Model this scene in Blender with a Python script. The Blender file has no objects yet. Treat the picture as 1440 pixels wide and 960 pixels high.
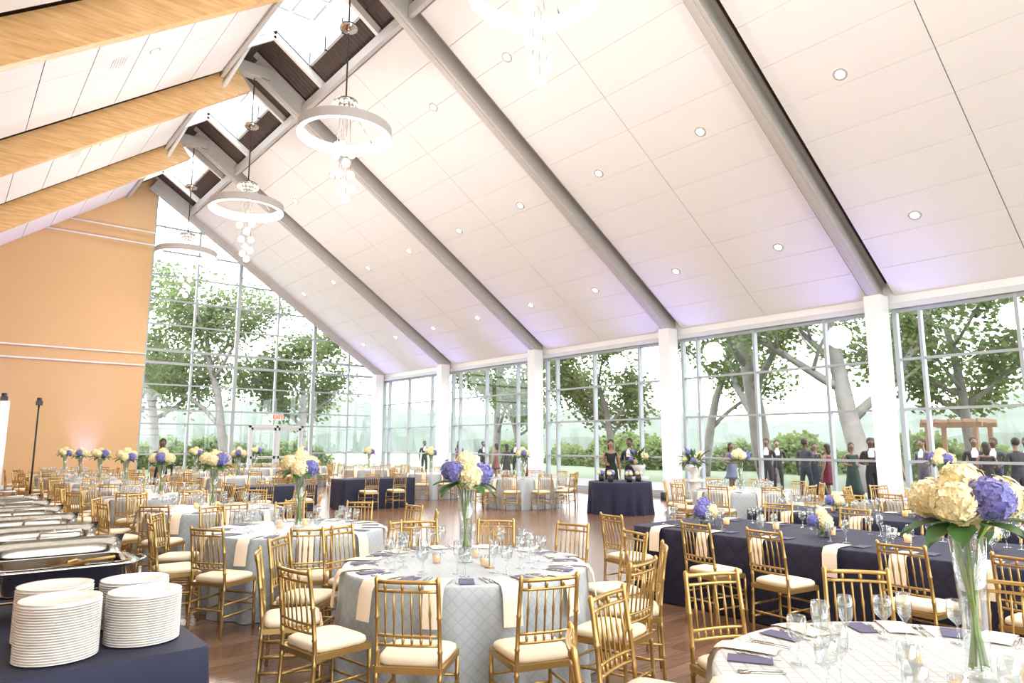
import bpy, math, random
from mathutils import Vector, Matrix, noise
random.seed(7)
scene = bpy.context.scene
col = scene.collection
pi = math.pi

# ------------------------------------------------------------------ mesh builder
class MB:
    def __init__(s):
        s.v = []; s.f = []; s.m = []; s.sm = []
    def add(s, vs, fs, m=0, smooth=False, M=None):
        o = len(s.v)
        if M is not None:
            vs = [M @ Vector(p) for p in vs]
        s.v += [tuple(p) for p in vs]
        for f in fs:
            s.f.append(tuple(i + o for i in f)); s.m.append(m); s.sm.append(smooth)
    def bb(s, x0, x1, y0, y1, z0, z1, m=0, M=None):
        vs = [(x0,y0,z0),(x1,y0,z0),(x1,y1,z0),(x0,y1,z0),(x0,y0,z1),(x1,y0,z1),(x1,y1,z1),(x0,y1,z1)]
        fs = [(0,3,2,1),(4,5,6,7),(0,1,5,4),(1,2,6,5),(2,3,7,6),(3,0,4,7)]
        s.add(vs, fs, m, False, M)
    def beam(s, p, q, w, h, m=0, up=(0,0,1)):
        p = Vector(p); q = Vector(q); z = (q-p).normalized(); up = Vector(up)
        if abs(z.dot(up)) > .99: up = Vector((0,1,0))
        x = up.cross(z).normalized(); y = z.cross(x)
        vs = []
        for c in (p, q):
            for a, b in ((-1,-1),(1,-1),(1,1),(-1,1)):
                vs.append(c + x*(a*w/2) + y*(b*h/2))
        s.add(vs, [(0,3,2,1),(4,5,6,7),(0,1,5,4),(1,2,6,5),(2,3,7,6),(3,0,4,7)], m)
    def tube(s, pts, rs, n=6, m=0, cap=True, M=None):
        pts = [Vector(p) for p in pts]
        if not hasattr(rs, '__len__'): rs = [rs]*len(pts)
        vs = []; prev = None
        for i, p in enumerate(pts):
            if i == 0: t = pts[1]-pts[0]
            elif i == len(pts)-1: t = pts[-1]-pts[-2]
            else: t = pts[i+1]-pts[i-1]
            t.normalize()
            if prev is None:
                a = Vector((1,0,0)) if abs(t.x) < .8 else Vector((0,1,0))
                x = t.cross(a).normalized()
            else:
                x = (prev - t*prev.dot(t)).normalized()
            prev = x; y = t.cross(x)
            for k in range(n):
                a = 2*pi*k/n
                vs.append(p + (x*math.cos(a)+y*math.sin(a))*rs[i])
        fs = []
        for i in range(len(pts)-1):
            for k in range(n):
                fs.append((i*n+k, i*n+(k+1)%n, (i+1)*n+(k+1)%n, (i+1)*n+k))
        if cap:
            fs.append(tuple(reversed(range(n)))); fs.append(tuple((len(pts)-1)*n+k for k in range(n)))
        s.add(vs, fs, m, True, M)
    def lathe(s, prof, n=16, m=0, c=(0,0,0), smooth=True, M=None, closed=False):
        vs = []; fs = []
        for r, z in prof:
            for k in range(n):
                a = 2*pi*k/n
                vs.append((c[0]+r*math.cos(a), c[1]+r*math.sin(a), c[2]+z))
        L = len(prof)
        for i in range(L if closed else L-1):
            j = (i+1) % L
            for k in range(n):
                fs.append((i*n+k, i*n+(k+1)%n, j*n+(k+1)%n, j*n+k))
        s.add(vs, fs, m, smooth, M)
    def sphere(s, c, r, m=0, seg=10, rings=7, sc=(1,1,1), M=None):
        vs = []; fs = []
        for i in range(rings+1):
            t = pi*i/rings
            for k in range(seg):
                a = 2*pi*k/seg
                vs.append((c[0]+r*sc[0]*math.sin(t)*math.cos(a), c[1]+r*sc[1]*math.sin(t)*math.sin(a), c[2]+r*sc[2]*math.cos(t)))
        for i in range(rings):
            for k in range(seg):
                fs.append((i*seg+k, (i+1)*seg+k, (i+1)*seg+(k+1)%seg, i*seg+(k+1)%seg))
        s.add(vs, fs, m, True, M)
    def mesh(s, name, mats):
        me = bpy.data.meshes.new(name)
        me.from_pydata(s.v, [], s.f)
        for mt in mats: me.materials.append(mt)
        me.polygons.foreach_set('material_index', s.m)
        me.polygons.foreach_set('use_smooth', s.sm)
        me.update()
        return me
    def obj(s, name, mats, loc=(0,0,0), rz=0):
        return inst(name, s.mesh(name, mats), loc, rz)

def inst(name, me, loc=(0,0,0), rz=0, sc=1):
    o = bpy.data.objects.new(name, me)
    o.location = loc; o.rotation_euler = (0,0,rz)
    o.scale = (sc,sc,sc) if not hasattr(sc,'__len__') else sc
    col.objects.link(o)
    return o

# ------------------------------------------------------------------ materials
def newmat(name):
    m = bpy.data.materials.new(name); m.use_nodes = True
    nt = m.node_tree
    return m, nt, nt.nodes['Principled BSDF']

def mat(name, c, rough=.5, metal=0, var=.06, scale=12, emit=None, es=0, bump=0, sheen=0, coat=0, transl=0):
    m, nt, b = newmat(name)
    tc = nt.nodes.new('ShaderNodeTexCoord'); nz = nt.nodes.new('ShaderNodeTexNoise')
    nz.inputs['Scale'].default_value = scale; nz.inputs['Detail'].default_value = 3
    nt.links.new(tc.outputs['Object'], nz.inputs['Vector'])
    mx = nt.nodes.new('ShaderNodeMix'); mx.data_type = 'RGBA'
    mx.inputs[6].default_value = (*[x*(1-var) for x in c], 1)
    mx.inputs[7].default_value = (*[min(1, x*(1+var)) for x in c], 1)
    nt.links.new(nz.outputs['Fac'], mx.inputs[0]); nt.links.new(mx.outputs[2], b.inputs['Base Color'])
    b.inputs['Roughness'].default_value = rough; b.inputs['Metallic'].default_value = metal
    if emit: b.inputs['Emission Color'].default_value = (*emit,1); b.inputs['Emission Strength'].default_value = es
    if sheen: b.inputs['Sheen Weight'].default_value = sheen
    if coat: b.inputs['Coat Weight'].default_value = coat
    if transl:
        out = nt.nodes['Material Output']; ms = nt.nodes.new('ShaderNodeMixShader'); tr = nt.nodes.new('ShaderNodeBsdfTranslucent')
        ms.inputs[0].default_value = transl
        nt.links.new(mx.outputs[2], tr.inputs[0]); nt.links.new(b.outputs[0], ms.inputs[1]); nt.links.new(tr.outputs[0], ms.inputs[2]); nt.links.new(ms.outputs[0], out.inputs[0])
    if bump:
        bp = nt.nodes.new('ShaderNodeBump'); bp.inputs['Strength'].default_value = bump; bp.inputs['Distance'].default_value = .01
        nt.links.new(nz.outputs['Fac'], bp.inputs['Height']); nt.links.new(bp.outputs[0], b.inputs['Normal'])
    return m

def glassmat(name, tint=(1,1,1), gloss=.12, rough=.02):
    m = bpy.data.materials.new(name); m.use_nodes = True; nt = m.node_tree; nt.nodes.clear()
    out = nt.nodes.new('ShaderNodeOutputMaterial'); mx = nt.nodes.new('ShaderNodeMixShader')
    t = nt.nodes.new('ShaderNodeBsdfTransparent'); g = nt.nodes.new('ShaderNodeBsdfGlossy')
    lw = nt.nodes.new('ShaderNodeLayerWeight'); lw.inputs['Blend'].default_value = .25
    mm = nt.nodes.new('ShaderNodeMath'); mm.operation = 'MULTIPLY_ADD'; mm.inputs[1].default_value = .6; mm.inputs[2].default_value = gloss
    t.inputs['Color'].default_value = (*tint,1); g.inputs['Roughness'].default_value = rough
    nt.links.new(lw.outputs['Facing'], mm.inputs[0]); nt.links.new(mm.outputs[0], mx.inputs[0])
    nt.links.new(t.outputs[0], mx.inputs[1]); nt.links.new(g.outputs[0], mx.inputs[2]); nt.links.new(mx.outputs[0], out.inputs[0])
    return m

def windowglass():
    m = bpy.data.materials.new('window_glass'); m.use_nodes = True; nt = m.node_tree; nt.nodes.clear()
    out = nt.nodes.new('ShaderNodeOutputMaterial'); mx = nt.nodes.new('ShaderNodeMixShader')
    t = nt.nodes.new('ShaderNodeBsdfTransparent'); g = nt.nodes.new('ShaderNodeBsdfGlossy')
    t.inputs['Color'].default_value = (.98,.99,.99,1); g.inputs['Roughness'].default_value = .02
    mx.inputs[0].default_value = .05
    nt.links.new(t.outputs[0], mx.inputs[1]); nt.links.new(g.outputs[0], mx.inputs[2]); nt.links.new(mx.outputs[0], out.inputs[0])
    return m

def floormat():
    m, nt, b = newmat('wood_plank_floor')
    tc = nt.nodes.new('ShaderNodeTexCoord')
    mp = nt.nodes.new('ShaderNodeMapping')
    nt.links.new(tc.outputs['Object'], mp.inputs[0])
    br = nt.nodes.new('ShaderNodeTexBrick')
    br.inputs['Scale'].default_value = 1; br.inputs['Brick Width'].default_value = 1.6; br.inputs['Row Height'].default_value = .17
    br.inputs['Mortar Size'].default_value = .003
    br.inputs['Color1'].default_value = (.17,.092,.054,1); br.inputs['Color2'].default_value = (.27,.155,.095,1); br.inputs['Mortar'].default_value = (.05,.03,.02,1)
    nt.links.new(mp.outputs[0], br.inputs['Vector'])
    mp2 = nt.nodes.new('ShaderNodeMapping'); mp2.inputs['Scale'].default_value = (1.2,18,1)
    nt.links.new(tc.outputs['Object'], mp2.inputs[0])
    nz = nt.nodes.new('ShaderNodeTexNoise'); nz.inputs['Scale'].default_value = 2.5; nz.inputs['Detail'].default_value = 6
    nt.links.new(mp2.outputs[0], nz.inputs['Vector'])
    mx = nt.nodes.new('ShaderNodeMix'); mx.data_type = 'RGBA'; mx.blend_type = 'MULTIPLY'; mx.inputs[0].default_value = .6
    cr = nt.nodes.new('ShaderNodeValToRGB'); cr.color_ramp.elements[0].color = (.5,.5,.5,1); cr.color_ramp.elements[1].color = (1,.98,.95,1)
    cr.color_ramp.elements[0].position = .3; cr.color_ramp.elements[1].position = .65
    nt.links.new(nz.outputs['Fac'], cr.inputs[0]); nt.links.new(br.outputs['Color'], mx.inputs[6]); nt.links.new(cr.outputs[0], mx.inputs[7])
    nt.links.new(mx.outputs[2], b.inputs['Base Color'])
    b.inputs['Roughness'].default_value = .22
    b.inputs['Specular IOR Level'].default_value = .8
    return m

def woodmat(name, c1, c2, rough=.4, sc=(1,1,1)):
    m, nt, b = newmat(name)
    tc = nt.nodes.new('ShaderNodeTexCoord'); mp = nt.nodes.new('ShaderNodeMapping'); mp.inputs['Scale'].default_value = sc
    nz = nt.nodes.new('ShaderNodeTexNoise'); nz.inputs['Scale'].default_value = 3; nz.inputs['Detail'].default_value = 6
    cr = nt.nodes.new('ShaderNodeValToRGB')
    cr.color_ramp.elements[0].color = (*c1,1); cr.color_ramp.elements[1].color = (*c2,1)
    cr.color_ramp.elements[0].position = .35; cr.color_ramp.elements[1].position = .65
    nt.links.new(tc.outputs['Object'], mp.inputs[0]); nt.links.new(mp.outputs[0], nz.inputs['Vector'])
    nt.links.new(nz.outputs['Fac'], cr.inputs[0]); nt.links.new(cr.outputs[0], b.inputs['Base Color'])
    b.inputs['Roughness'].default_value = rough
    return m

def clothmat(name, c, cell=.07, line=.6, rough=.42, sheen=.2, bump=.2):
    m, nt, b = newmat(name)
    tc = nt.nodes.new('ShaderNodeTexCoord')
    outs = []
    for ang in (45, -45):
        mp = nt.nodes.new('ShaderNodeMapping'); mp.inputs['Rotation'].default_value = (0,0,math.radians(ang))
        w = nt.nodes.new('ShaderNodeTexWave'); w.wave_type = 'BANDS'; w.bands_direction = 'X'; w.wave_profile = 'SIN'
        w.inputs['Scale'].default_value = .314/cell; w.inputs['Distortion'].default_value = .8; w.inputs['Detail'].default_value = 1
        nt.links.new(tc.outputs['UV'], mp.inputs[0]); nt.links.new(mp.outputs[0], w.inputs['Vector'])
        outs.append(w)
    mn = nt.nodes.new('ShaderNodeMath'); mn.operation = 'MINIMUM'
    nt.links.new(outs[0].outputs['Fac'], mn.inputs[0]); nt.links.new(outs[1].outputs['Fac'], mn.inputs[1])
    cr = nt.nodes.new('ShaderNodeValToRGB')
    cr.color_ramp.elements[0].color = (*[x*line for x in c],1); cr.color_ramp.elements[1].color = (*c,1)
    cr.color_ramp.elements[0].position = .0; cr.color_ramp.elements[1].position = .12
    nt.links.new(mn.outputs[0], cr.inputs[0]); nt.links.new(cr.outputs[0], b.inputs['Base Color'])
    bp = nt.nodes.new('ShaderNodeBump'); bp.inputs['Strength'].default_value = bump; bp.inputs['Distance'].default_value = .01
    nt.links.new(cr.outputs[0], bp.inputs['Height']); nt.links.new(bp.outputs[0], b.inputs['Normal'])
    b.inputs['Roughness'].default_value = rough; b.inputs['Sheen Weight'].default_value = sheen
    return m

M_white = mat('white_paint', (.86,.85,.84), .5, var=.02)
M_panel = mat('acoustic_panel_white', (.88,.865,.87), .7, var=.02, scale=2)
M_panelL = mat('acoustic_panel_white_left', (.90,.885,.90), .7, var=.02, scale=2)
M_steel = mat('painted_steel_grey', (.54,.51,.49), .45, var=.03)
M_frame = mat('window_frame_grey', (.38,.42,.44), .4, var=.02)
M_skyf = mat('skylight_frame_white', (.62,.64,.66), .4, var=.02)
M_deck = mat('dark_metal_deck', (.075,.05,.043), .5, var=.1)
M_glulam = woodmat('glulam_wood', (.68,.39,.15), (.84,.56,.27), .4, (.6,6,6))
M_yellow = mat('ochre_wall_paint', (.70,.445,.225), .6, var=.03, scale=1)
M_floor = floormat()
M_winglass = windowglass()
M_glass = glassmat('clear_glass', (.96,.98,.98), .10)
M_gold = mat('gold_lacquer', (.50,.33,.12), .32, metal=.75, var=.1, scale=30)
M_cush = mat('cream_cushion', (.78,.67,.49), .7, var=.04, scale=8, bump=.1)
M_navy = mat('navy_cloth', (.008,.010,.034), .75, var=.25, scale=6, sheen=.02)
M_navy2 = clothmat('navy_pintuck_cloth', (.011,.013,.042), cell=.14, line=.5, rough=.65, sheen=.02, bump=.3)
M_silver = clothmat('silver_blue_cloth', (.39,.43,.45), cell=.06, line=.86, rough=.34, bump=.3)
M_ivory = clothmat('pale_silver_cloth', (.56,.55,.52), cell=.06, line=.62, rough=.36)
M_napkin = mat('ivory_napkin', (.82,.69,.54), .8, var=.04)
M_menu = mat('plum_menu_card', (.09,.08,.15), .6, var=.15, scale=40)
M_cream = mat('cream_petals', (.86,.76,.46), .7, var=.14, scale=30)
M_violet = mat('violet_blue_petals', (.19,.185,.48), .7, var=.4, scale=25)
M_leaf = mat('green_leaf', (.05,.13,.03), .5, var=.3)
M_stem = mat('green_stem', (.22,.36,.06), .5, var=.2)
M_china = mat('white_china', (.80,.76,.71), .2, var=.01, coat=.4)
M_chrome = mat('polished_steel', (.55,.52,.48), .12, metal=1, var=.05)
M_food = mat('browned_food', (.22,.10,.035), .45, var=.5, scale=25)
M_pan = mat('dark_pan', (.12,.10,.08), .3, metal=.6)
M_black = mat('black_metal', (.02,.02,.022), .45, var=.2)
M_candle = mat('candle_glow', (.95,.6,.3), .5, emit=(1,.5,.2), es=.5)
M_lamp = mat('warm_lamp_diffuser', (1,.95,.88), .5, emit=(1,.93,.84), es=4)
M_ringside = mat('ring_shade', (.46,.43,.42), .5, var=.02)
M_bubble = mat('frosted_glass_ball', (.72,.68,.66), .2, emit=(1,.92,.84), es=.35, var=.05)
M_dl = mat('downlight_lens', (1,.95,.85), .5, emit=(1,.9,.7), es=12)
M_dlrim = mat('downlight_rim', (.55,.52,.50), .4)
M_exit = mat('exit_red', (.8,.05,.03), .5, emit=(1,.08,.04), es=1.0)
M_trunk = mat('sycamore_bark', (.20,.19,.175), .8, var=.4, scale=2)
M_tleaf = mat('tree_leaf', (.105,.155,.04), .6, var=.4, scale=.8, transl=.5)
M_tleaf2 = mat('tree_leaf_pale', (.15,.20,.075), .6, var=.35, scale=.8, transl=.5)
M_hill = mat('hazy_treeline', (.088,.11,.09), .9, var=.25, scale=.12)  # distance haze is put into this pale base colour
M_grass = mat('lawn', (.10,.13,.07), .9, var=.2, scale=.5)
M_terr = mat('terrace_concrete', (.18,.175,.17), .8, var=.1, scale=1)
M_pergola = mat('cedar_wood', (.18,.105,.06), .7, var=.2)

# ------------------------------------------------------------------ room constants
XR = 18.0; XL = -5.3; RX = 6.34; RZ = 13.08
SR = (RZ-5.3)/(XR-RX); SL = .73
YS = [-5.74, .63, 7.0, 13.37, 19.74, 26.11, 32.48]
Y0, Y1 = YS[0], YS[-1]
def zr(x): return RZ-SR*(x-RX)
def zl(x): return RZ-SL*(RX-x)
def zroof(x): return zr(x) if x >= RX else zl(x)

b = MB(); b.bb(XL-.3, XR+.3, Y0-.3, Y1+.3, -.2, 0); b.obj('floor', [M_floor])

# ceiling panels (real gaps between boards)
b = MB()
def slab(b, xa, xb, ya, yb, off, th, m):
    za, zb = zroof(xa)+off, zroof(xb)+off
    vs = [(xa,ya,za),(xb,ya,zb),(xb,yb,zb),(xa,yb,za),(xa,ya,za+th),(xb,ya,zb+th),(xb,yb,zb+th),(xa,yb,za+th)]
    b.add(vs, [(0,3,2,1),(4,5,6,7),(0,1,5,4),(1,2,6,5),(2,3,7,6),(3,0,4,7)], m)
for i in range(6):
    ya, yb = YS[i]+.32, YS[i+1]-.32
    if i == 5: yb = Y1-.02
    ym = (ya+yb)/2
    for (p, q) in ((ya, ym-.009), (ym+.009, yb)):
        n = 12; x0, x1 = 8.0, XR-.02; w = (x1-x0)/n
        for k in range(n):
            slab(b, x0+k*w+.008, x0+(k+1)*w-.008, p, q, 0, .05, 0)
        n = 12; x0, x1 = XL+.02, 5.35; w = (x1-x0)/n
        for k in range(n):
            slab(b, x0+k*w+.008, x0+(k+1)*w-.008, p, q, 0, .05, 1)
for yy in (10.2, 16.6, 23.0):
    for k in range(6):
        slab(b, 2.2+k*.05, 2.2+k*.05+.025, yy-.25, yy+.25, -.015, .014, 1)
b.obj('ceiling', [M_panel, M_panelL])

def deckstrip(b, xa, xb, ya, yb, off=.36):
    n = max(2, int((yb-ya)/.09)); vs = []; fs = []
    za, zb = zroof(xa)+off, zroof(xb)+off
    for k in range(n+1):
        y = ya+(yb-ya)*k/n; d = .04 if k % 2 else 0
        vs += [(xa,y,za-d),(xb,y,zb-d)]
    for k in range(n): fs.append((2*k,2*k+1,2*k+3,2*k+2))
    b.add(vs, fs, 0)
    b.add([(xa,ya,za+.06),(xb,ya,zb+.06),(xb,yb,zb+.06),(xa,yb,za+.06)], [(0,1,2,3)], 0)
b = MB()
SKX0, SKX1 = 5.45, 7.4
deckstrip(b, SKX1, XR+.5, Y0, Y1+.3); deckstrip(b, XL-.4, SKX0, Y0, Y1+.3)
sky = []
for i in range(6):
    m = (YS[i]+YS[i+1])/2; sky.append((m-1.6, m+1.6))
prev = Y0
for a, c in sky+[(Y1+.3, None)]:
    deckstrip(b, RX, SKX1, prev, a); deckstrip(b, SKX0, RX, prev, a)
    prev = c
b.obj('roof_deck', [M_deck])

for i, (a, c) in enumerate(sky):
    b = MB()
    zt = RZ+1.15
    for x in (SKX0, SKX1):
        zb = zroof(x)+.30
        b.bb(x-.04, x+.04, a, c, zb, zb+.45, 0)
        b.bb(x-.04, x+.04, a, c, zt-.1, zt, 0)
        for k in range(4):
            y = a+(c-a)*k/3; b.bb(x-.04, x+.04, y-.04, y+.04, zb, zt, 0)
        b.add([(x,a,zb),(x,c,zb),(x,c,zt),(x,a,zt)], [(0,1,2,3)], 1)
    for y in (a, c):
        b.add([(SKX0,y,zroof(SKX0)+.3),(RX,y,RZ+.3),(SKX1,y,zroof(SKX1)+.3),(SKX1,y,zroof(SKX1)+.75),(RX,y,RZ+.5),(SKX0,y,zroof(SKX0)+.75)], [(0,1,2,3,4,5)], 0)
        b.bb(SKX0, SKX1, y-.04, y+.04, zt-.1, zt, 0)
        for k in range(4):
            x = SKX0+(SKX1-SKX0)*k/3; b.bb(x-.03, x+.03, y-.03, y+.03, zroof(x)+.3, zt, 0)
    for k in range(1, 3):
        x = SKX0+(SKX1-SKX0)*k/3; b.bb(x-.035, x+.035, a, c, zt-.08, zt, 0)
        y = a+(c-a)*k/3; b.bb(SKX0, SKX1, y-.035, y+.035, zt-.08, zt, 0)
    b.add([(SKX0,a,zt),(SKX1,a,zt),(SKX1,c,zt),(SKX0,c,zt)], [(0,1,2,3)], 1)
    b.obj('window_skylight_%d' % (i+1), [M_skyf, M_winglass])

for i, y in enumerate(YS):
    yy = min(max(y, Y0+.15), Y1-.25)
    b = MB()
    b.beam((RX-.05, yy, zr(RX)-.02), (XR+.1, yy, zr(XR+.1)-.02), .1, .62, 0, up=(0,0,1))
    for off in (.28, -.28):
        dz = off*1.15
        b.beam((RX-.05, yy, zr(RX)-.02+dz), (XR+.1, yy, zr(XR+.1)-.02+dz), .27, .035, 0)
    b.obj('roof_beam_steel', [M_steel])
    if i < 6:
        b = MB()
        b.beam((RX-.35, yy, zl(RX-.35)-.42), (XL+.1, yy, zl(XL+.1)-.42), .24, .72, 0)
        b.obj('roof_beam_glulam', [M_glulam])
    b = MB()
    b.bb(XR-.60, XR-.15, yy-.2, yy+.2, 0, zr(XR-.15)-.1, 0)
    b.bb(XR-.64, XR-.11, yy-.24, yy+.24, 0, .12, 0)
    b.obj('column', [M_white])
b = MB()
b.beam((7.85, Y0, zroof(7.85)-.02), (7.85, Y1, zroof(7.85)-.02), .12, .3, 0)
b.beam((5.35, Y0, zl(5.35)-.02), (5.35, Y1, zl(5.35)-.02), .1, .25, 0)
b.obj('trim_ridge_purlins', [M_steel])
b = MB()
for a, c in sky:
    for y in (a-.12, c+.12):
        b.beam((SKX0, y, zl(SKX0)+.2), (RX, y, RZ+.2), .12, .2, 0); b.beam((RX, y, RZ+.2), (7.85, y, zr(7.85)+.2), .12, .2, 0)
for y in YS[:-1]:
    b.tube([(5.4,y,zl(5.4)-.5),(5.9,y+1.3,RZ+.2)], .07, 8, 0)
    b.tube([(5.4,y,zl(5.4)-.5),(5.9,max(y-1.3,Y0+.1),RZ+.2)], .07, 8, 0)
    b.bb(5.75, 6.75, y-.16, y+.16, RZ-.45, RZ-.1, 1)
b.obj('trim_ridge_framing', [M_white, M_steel])

# ------------------------------------------------------------------ walls / windows
GX = 6.5
b = MB()
def prism(b, poly, y0, y1, m=0):
    n = len(poly); vs = [(x,y0,z) for x, z in poly]+[(x,y1,z) for x, z in poly]
    fs = [tuple(range(n)), tuple(reversed(range(n, 2*n)))]+[(k,(k+1)%n,(k+1)%n+n,k+n) for k in range(n)]
    b.add(vs, fs, m)
prism(b, [(XL,0),(GX,0),(GX,zr(GX)+.34),(RX,RZ+.34),(XL,zl(XL)+.34)], Y1, Y1+.25)
b.obj('wall_end', [M_yellow])
b = MB(); b.bb(XL, GX-.05, Y1-.025, Y1-.002, 0, .14); b.obj('baseboard_end', [M_white])
b = MB(); b.bb(XL-.25, XL, Y0, Y1+.25, 0, zl(XL)+.34); b.obj('wall_left', [M_yellow])
b = MB(); b.bb(XL+.002, XL+.025, Y0, Y1-.05, 0, .14); b.obj('baseboard_left', [M_white])

def gable(name, y, x0, x1, door=False):
    b = MB()
    n = round((x1-x0)/1.93); xs = [x0+(x1-x0)*k/n for k in range(n+1)]
    for k, x in enumerate(xs):
        w = .16 if (k in (2, 4)) else .075
        z0 = 2.6 if door and abs(x-12.3) < .6 else 0
        b.bb(x-w/2, x+w/2, y-.09, y+.09, z0, zroof(x)+.1, 0)
    for z in (.08, 1.25, 2.55, 3.15, 4.25, 5.2, 5.75, 6.9, 8.0, 9.1, 10.2, 11.3):
        xa, xb = x0, x1
        xm = RX+(RZ-z)/SR; xb = min(xb, xm)
        if x0 < RX: xa = max(xa, RX-(RZ-z)/SL)
        h = .11 if z in (5.2, 5.75) else .065
        if door and z < 2:
            b.bb(xa, 11.15, y-.05, y+.05, z-h/2, z+h/2, 0); b.bb(13.7, xb, y-.05, y+.05, z-h/2, z+h/2, 0)
        else: b.bb(xa, xb, y-.05, y+.05, z-h/2, z+h/2, 0)
    b.beam((x1, y, zr(x1)-.02), (max(x0, RX), y, zr(max(x0, RX))-.02), .2, .2, 0)
    if x0 < RX:
        b.beam((x0, y, zl(x0)-.02), (RX, y, RZ-.02), .2, .2, 0)
        pl = [(x0,y,0),(x1,y,0),(x1,y,zr(x1)),(RX,y,RZ),(x0,y,zl(x0))]
    else:
        pl = [(x0,y,0),(x1,y,0),(x1,y,zr(x1)),(x0,y,zr(x0))]
    b.add(pl, [tuple(range(len(pl)))], 1)
    b.obj(name, [M_frame, M_winglass])
gable('window_end', Y1+.12, GX+.03, XR, True)
gable('window_back_fill', Y0-.12, XL, XR)  # unseen back wall, glazed to let extra daylight into the room
b = MB()
yd = Y1-.02
for s in (11.15, 12.43, 13.65): b.bb(s-.05, s+.05, yd-.06, yd+.05, 0, 2.55, 0)
b.bb(11.1, 13.7, yd-.06, yd+.05, 2.45, 2.56, 0)
for s0, s1 in ((11.2, 12.38), (12.48, 13.6)):
    b.bb(s0, s0+.1, yd-.03, yd+.03, .02, 2.45, 0); b.bb(s1-.1, s1, yd-.03, yd+.03, .02, 2.45, 0)
    b.bb(s0, s1, yd-.03, yd+.03, .02, .3, 0); b.bb(s0, s1, yd-.03, yd+.03, 2.33, 2.45, 0); b.bb(s0, s1, yd-.03, yd+.03, 1.0, 1.12, 0)
    b.bb(s0+.12, s1-.12, yd-.07, yd-.05, 1.03, 1.07, 1)
b.obj('door_1', [M_skyf, M_chrome])
e = bpy.data.objects.new('exit_sign', None); e.location = (12.4, Y1-.12, 2.95); col.objects.link(e)
b = MB(); b.bb(-.26, .26, -.03, .03, -.14, .14, 0); o = b.obj('housing', [M_china]); o.parent = e
cu = bpy.data.curves.new('lettering', 'FONT'); cu.body = 'EXIT'; cu.size = .25; cu.align_x = 'CENTER'; cu.align_y = 'CENTER'; cu.extrude = .004; cu.offset = .006
cu.materials.append(M_exit)
o = bpy.data.objects.new('lettering', cu); o.rotation_euler = (pi/2,0,0); o.location = (0,-.036,0); o.parent = e; col.objects.link(o)

for i in range(6):
    b = MB(); ya, yb = YS[i], YS[i+1]; x = XR+.05; top = 5.0
    for off, w in ((.26,.1),(1.52,.07),(3.6,.07),(5.55,.07),(6.11,.1)):
        b.bb(x-.08, x+.08, ya+off-w/2, ya+off+w/2, .12, top, 0)
    for z, h in ((.16,.1),(1.25,.06),(2.5,.06),(3.72,.06),(4.95,.12)):
        b.bb(x-.05, x+.05, ya+.2, yb-.2, z-h/2, z+h/2, 0)
    b.bb(x-.1, x+.1, ya, yb, 0, .12, 0)
    b.add([(x,ya,.1),(x,yb,.1),(x,yb,top),(x,ya,top)], [(0,1,2,3)], 1)
    b.obj('window_%d' % (i+1), [M_frame, M_winglass])
b = MB(); b.bb(XR-.02, XR+.2, Y0, Y1+.1, 5.0, zr(XR)+.45)
b.obj('wall_right', [M_white])
b = MB(); b.bb(XR-.12, XR-.03, Y0, Y1-.1, 4.98, 5.12); b.obj('trim_window_head', [M_skyf])
b = MB()
for z, x0, x1 in ((5.0,XL,GX),(5.5,XL,GX),(10.3,RX-3.9,GX),(10.85,RX-3.0,GX)):
    b.tube([(x0, Y1-.16, z),(x1, Y1-.16, z)], .035, 8, 0)
b.obj('trim_tie_rods', [M_white])

# ------------------------------------------------------------------ recessed downlights, left-slope rows added as fill
b = MB()
b.lathe([(.088,-.012),(.13,-.014),(.14,-.001)], 20, 0)
b.add([(.09*math.cos(2*pi*k/20), .09*math.sin(2*pi*k/20), -.010) for k in range(20)], [tuple(reversed(range(20)))], 1)
dlme = b.mesh('recessed_downlight', [M_dlrim, M_dl])
lamp_sp = bpy.data.lights.new('downlight_lamp', 'SPOT'); lamp_sp.energy = 210; lamp_sp.color = (1,.93,.85); lamp_sp.spot_size = 2.0; lamp_sp.spot_blend = .8; lamp_sp.shadow_soft_size = .12
for X in (9.65, 12.8, 16.0):
    for i in range(6):
        for oo in (1.6, 4.77):
            y = YS[i]+oo
            o = inst('recessed_downlight', dlme, (X, y, zr(X)-.004)); o.rotation_euler = (0, math.atan(SR), 0)
            if X < 14:
                l = bpy.data.objects.new('downlight_lamp', lamp_sp); l.location = (X-.05, y, zr(X)-.12); col.objects.link(l)
for X in (3.0, -.2):  # left-slope downlights and their spots are added fill for the foreground
    for i in range(5):
        y = YS[i]+3.1
        o = inst('recessed_downlight', dlme, (X, y, zl(X)-.004)); o.rotation_euler = (0, -math.atan(SL), 0)
        l = bpy.data.objects.new('downlight_lamp', lamp_sp); l.location = (X+.05, y, zl(X)-.12); col.objects.link(l)

# ------------------------------------------------------------------ ring chandeliers
random.seed(3)
b = MB()
R = 1.03
b.lathe([(R,.11),(R,-.11)], 64, 0)
b.lathe([(R-.10,.11),(R,.11)], 64, 0)
b.lathe([(R,-.11),(R-.10,-.11)], 64, 1)
b.lathe([(R-.10,-.11),(R-.10,.11)], 64, 1)
for k in range(3):
    a = 2*pi*k/3+.4
    b.tube([(R*.95*math.cos(a), R*.95*math.sin(a), .1),(.12*math.cos(a), .12*math.sin(a), .72)], .010, 5, 3)
b.lathe([(.02,.78),(.26,.74),(.28,.66),(.2,.60),(.02,.58)], 20, 3)
for k in range(16):
    a = 2*pi*k/16; b.sphere((.27*math.cos(a), .27*math.sin(a), .62), .045, 2, 8, 5)
for k in range(10):
    a = 2*pi*k/10; b.sphere((.17*math.cos(a), .17*math.sin(a), .55), .04, 2, 8, 5)
b.tube([(0,0,.75),(0,0,4.4)], .018, 6, 4)
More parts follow.
